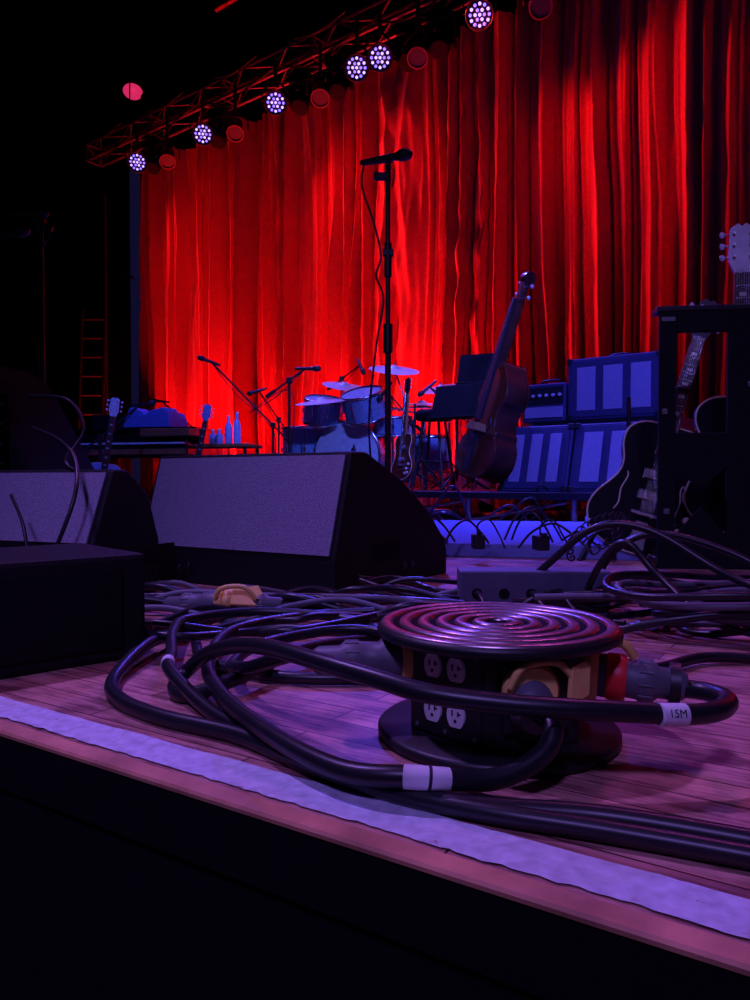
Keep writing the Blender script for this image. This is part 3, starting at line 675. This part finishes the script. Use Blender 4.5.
for i in range(5): strand(-.05,.7,1.98+.04*i,1.95+.06*i,7,.007,RUB,.06)
b.done()
b=B('cable_tangle'); rnd=random.Random(5)
for i in range(9): strand(.38,1.6,1.78+.045*i,1.55+.07*i,8,.008+.001*(i%3),RUB if i%4 else GRUB,.06)
strand(.30,1.3,1.30,1.38,7,.010,RUB,.01)
b.tube([(.36,2.0,.02),(.45,1.95,.12),(.56,1.9,.22),(.68,1.85,.215),(.82,1.75,.12),(.92,1.6,.07),(1.0,1.5,.03),(1.1,1.5,.012)],.010,RUB)
b.tube([(.54,1.95,.012),(.55,1.85,.12),(.60,1.8,.19),(.66,1.75,.12),(.72,1.6,.04),(.85,1.5,.012)],.009,RUB)
b.tube([(.60,2.1,.012),(.64,2.0,.15),(.74,1.95,.2),(.88,1.85,.16),(1.0,1.75,.08),(1.1,1.6,.03)],.009,RUB)
b.tube([(.50,1.6,.012),(.62,1.55,.05),(.8,1.5,.07),(1.0,1.4,.03),(1.2,1.45,.012)],.010,RUB)
for k in range(7):
    cx,cy=.90,1.68; R=.15+.02*k
    b.tube([(cx+R*1.4*math.cos(t*math.pi/6),cy+R*.8*math.sin(t*math.pi/6),.012+.015*k+.01*math.sin(t*1.7+k)) for t in range(12)],.0085,GRUB if k%2 else RUB,closed=True)
b.done()
b=B('cable_tangle'); rnd=random.Random(3)
def arch(x,y,w,h,dy,r=.006):
    b.tube([(x,y,.07),(x+w*.2,y+dy*.2,h*.8),(x+w*.5,y+dy*.5,h),(x+w*.8,y+dy*.8,h*.7),(x+w,y+dy,.066)],r,RUB)
for i in range(12): arch(rnd.uniform(-.1,.9),rnd.uniform(2.95,3.4),rnd.uniform(.08,.3),rnd.uniform(.1,.22),rnd.uniform(-.3,.2),.005)
for i in range(10):
    x=rnd.uniform(-.1,1.2);y=rnd.uniform(5.2,5.7); b.tube([(x,y,.01),(x+.1,y-.05,.1),(x+rnd.uniform(.1,.3),y-.1,rnd.uniform(.1,.3)),(x+.4,y+.0,.012)],.008,RUB)
b.done()
b=B('coiled_cable'); pts=[]
for i in range(150):
    t=i/149; c=V((.80+.12*math.sin(t*5),2.8-.2*t,.06+.15*math.sin(t*math.pi))); a=i*.9; pts.append(c+V((.014*math.cos(a),.0,.014*math.sin(a)))+V((.0,.01*math.cos(a),0)))
b.tube(pts,.0035,RUB,seg=5,sub=2); b.done()
b=B('stage_junction_box',frame(V((.215,1.94,0)),-.03)); b.box((.2,.05,.055),(.39,.10,.098),mk('grey_painted_steel',(.10,.10,.17),.6),bev=.005)
for i in range(5): b.cyl((.05+.07*i,-.002,.045),(.05+.07*i,.004,.045),.014,BLKM,seg=14)
for i in (0,2,3): b.tube([(.05+.07*i,.0,.045),(.05+.07*i,-.05,.05),(.08+.07*i,-.12,.012),(.16+.07*i,-.2,.009)],.007,RUB)
for xx in (.05,.35): b.box((xx,.05,.003),(.04,.10,.006),RUB)
b.done()
for i,(x,y) in enumerate(((.42,3.05),(.66,2.98))):
    b=B('power_adapter',frame(V((x,y,.06)),.2*i)); b.box((0,0,.03),(.05,.07,.06),BLK,bev=.006); b.box((0,-.03,.065),(.02,.02,.012),RUB); b.tube([(0,0,.055),(0,.0,.10),(.04,-.03,.12),(.08,-.03,.06),(.1,-.06,.006)],.004,RUB,seg=6); b.done()
# ------------------------------------------------------------------ lights
def spot(loc,aim,col,en,ang=60,size=.1,blend=.6):
    l=bpy.data.lights.new('stage_spot','SPOT'); l.energy=en; l.color=col; l.spot_size=math.radians(ang); l.shadow_soft_size=size; l.spot_blend=blend
    o=bpy.data.objects.new('stage_spot',l); sc.collection.objects.link(o); o.location=loc
    o.rotation_euler=(V(aim)-V(loc)).to_track_quat('-Z','Y').to_euler(); return o
RED=(1,.016,.022)
for i in range(10):
    s=.0+1.2*i; p=C0+U*s-NB*.90; p.z=.16; t=C0+U*(s+1.3); t.z=3.6
    spot(p,t,RED,(420,360,560,300,500,340,380,250,330,260)[i],100,.03,.9)
    b=B('floor_uplight'); q=(t-p).normalized().to_track_quat('Z','Y'); pp=p-(t-p).normalized()*.07
    b.lathe([(.05,-.1),(.085,-.06),(.09,0),(.08,.0)],pp,q,BLK,16); b.box((p.x,p.y,.012),(.2,.14,.02),BLK); b.done()
for s,e in ((.2,170),(3.6,260),(7.0,220)):
    p=C0+U*s-NB*1.7; p.z=4.9; t=C0+U*(s+2.4); t.z=3.2
    spot(p,t,RED,e,85,.05,.9)
# blue stage wash from the truss, then added front fills with no visible lamp
for px,aim,en in ((205,(-1.8,6.8,.6),500),(277,(.0,6.8,.6),500),(357,(1.3,5.6,.5),800),(380,(.6,4.0,0),1500),(478,(1.9,4.9,.5),500)):
    p=T0+U*sat(px,.75)-NB*.75; p.z=4.7
    spot(p,aim,(.09,.07,1.0),en,42,.1,.7)
spot((2.4,1.0,4.2),(1.45,5.7,.7),(.08,.08,1),1300,30,.15)
spot((1.2,1.0,4.5),(-.1,7.0,.9),(.12,.17,1),1200,24,.15)
spot((-1.0,1.0,4.5),(-2.2,6.8,.9),(.08,.10,1),700,22,.15)  # added fill for the dark left side
spot((.6,-.5,4.0),(1.35,3.0,.6),(.3,.2,1),200,24,.15)  # added fill for the guitars on the right
# violet wash over the downstage floor
spot((-2.2,2.4,4.6),(.15,1.0,0),(.42,.20,1.0),540,46,.10,.9)
spot((-.9,-2.2,3.6),(-.3,1.9,.1),(.32,.19,.90),380,46,.25,.9)  # added audience-side fill to brighten reel and monitor grille, unseen source
spot((1.8,4.0,4.5),(.5,1.6,0),(.6,.08,.55),140,50,.2,.9)  # added magenta spot standing in for pink bounce off the curtain
w=bpy.data.worlds.new('World'); sc.world=w; w.use_nodes=True
w.node_tree.nodes['Background'].inputs[0].default_value=(.12,.10,.6,1); w.node_tree.nodes['Background'].inputs[1].default_value=.035
# ------------------------------------------------------------------ camera
cd=bpy.data.cameras.new('camera'); cam=bpy.data.objects.new('camera',cd); sc.collection.objects.link(cam)
cd.sensor_fit='VERTICAL'; cd.sensor_height=36; cd.lens=27; cd.clip_start=.02
cam.location=CAM; cam.rotation_euler=(math.radians(90-1.53),0,0); sc.camera=cam
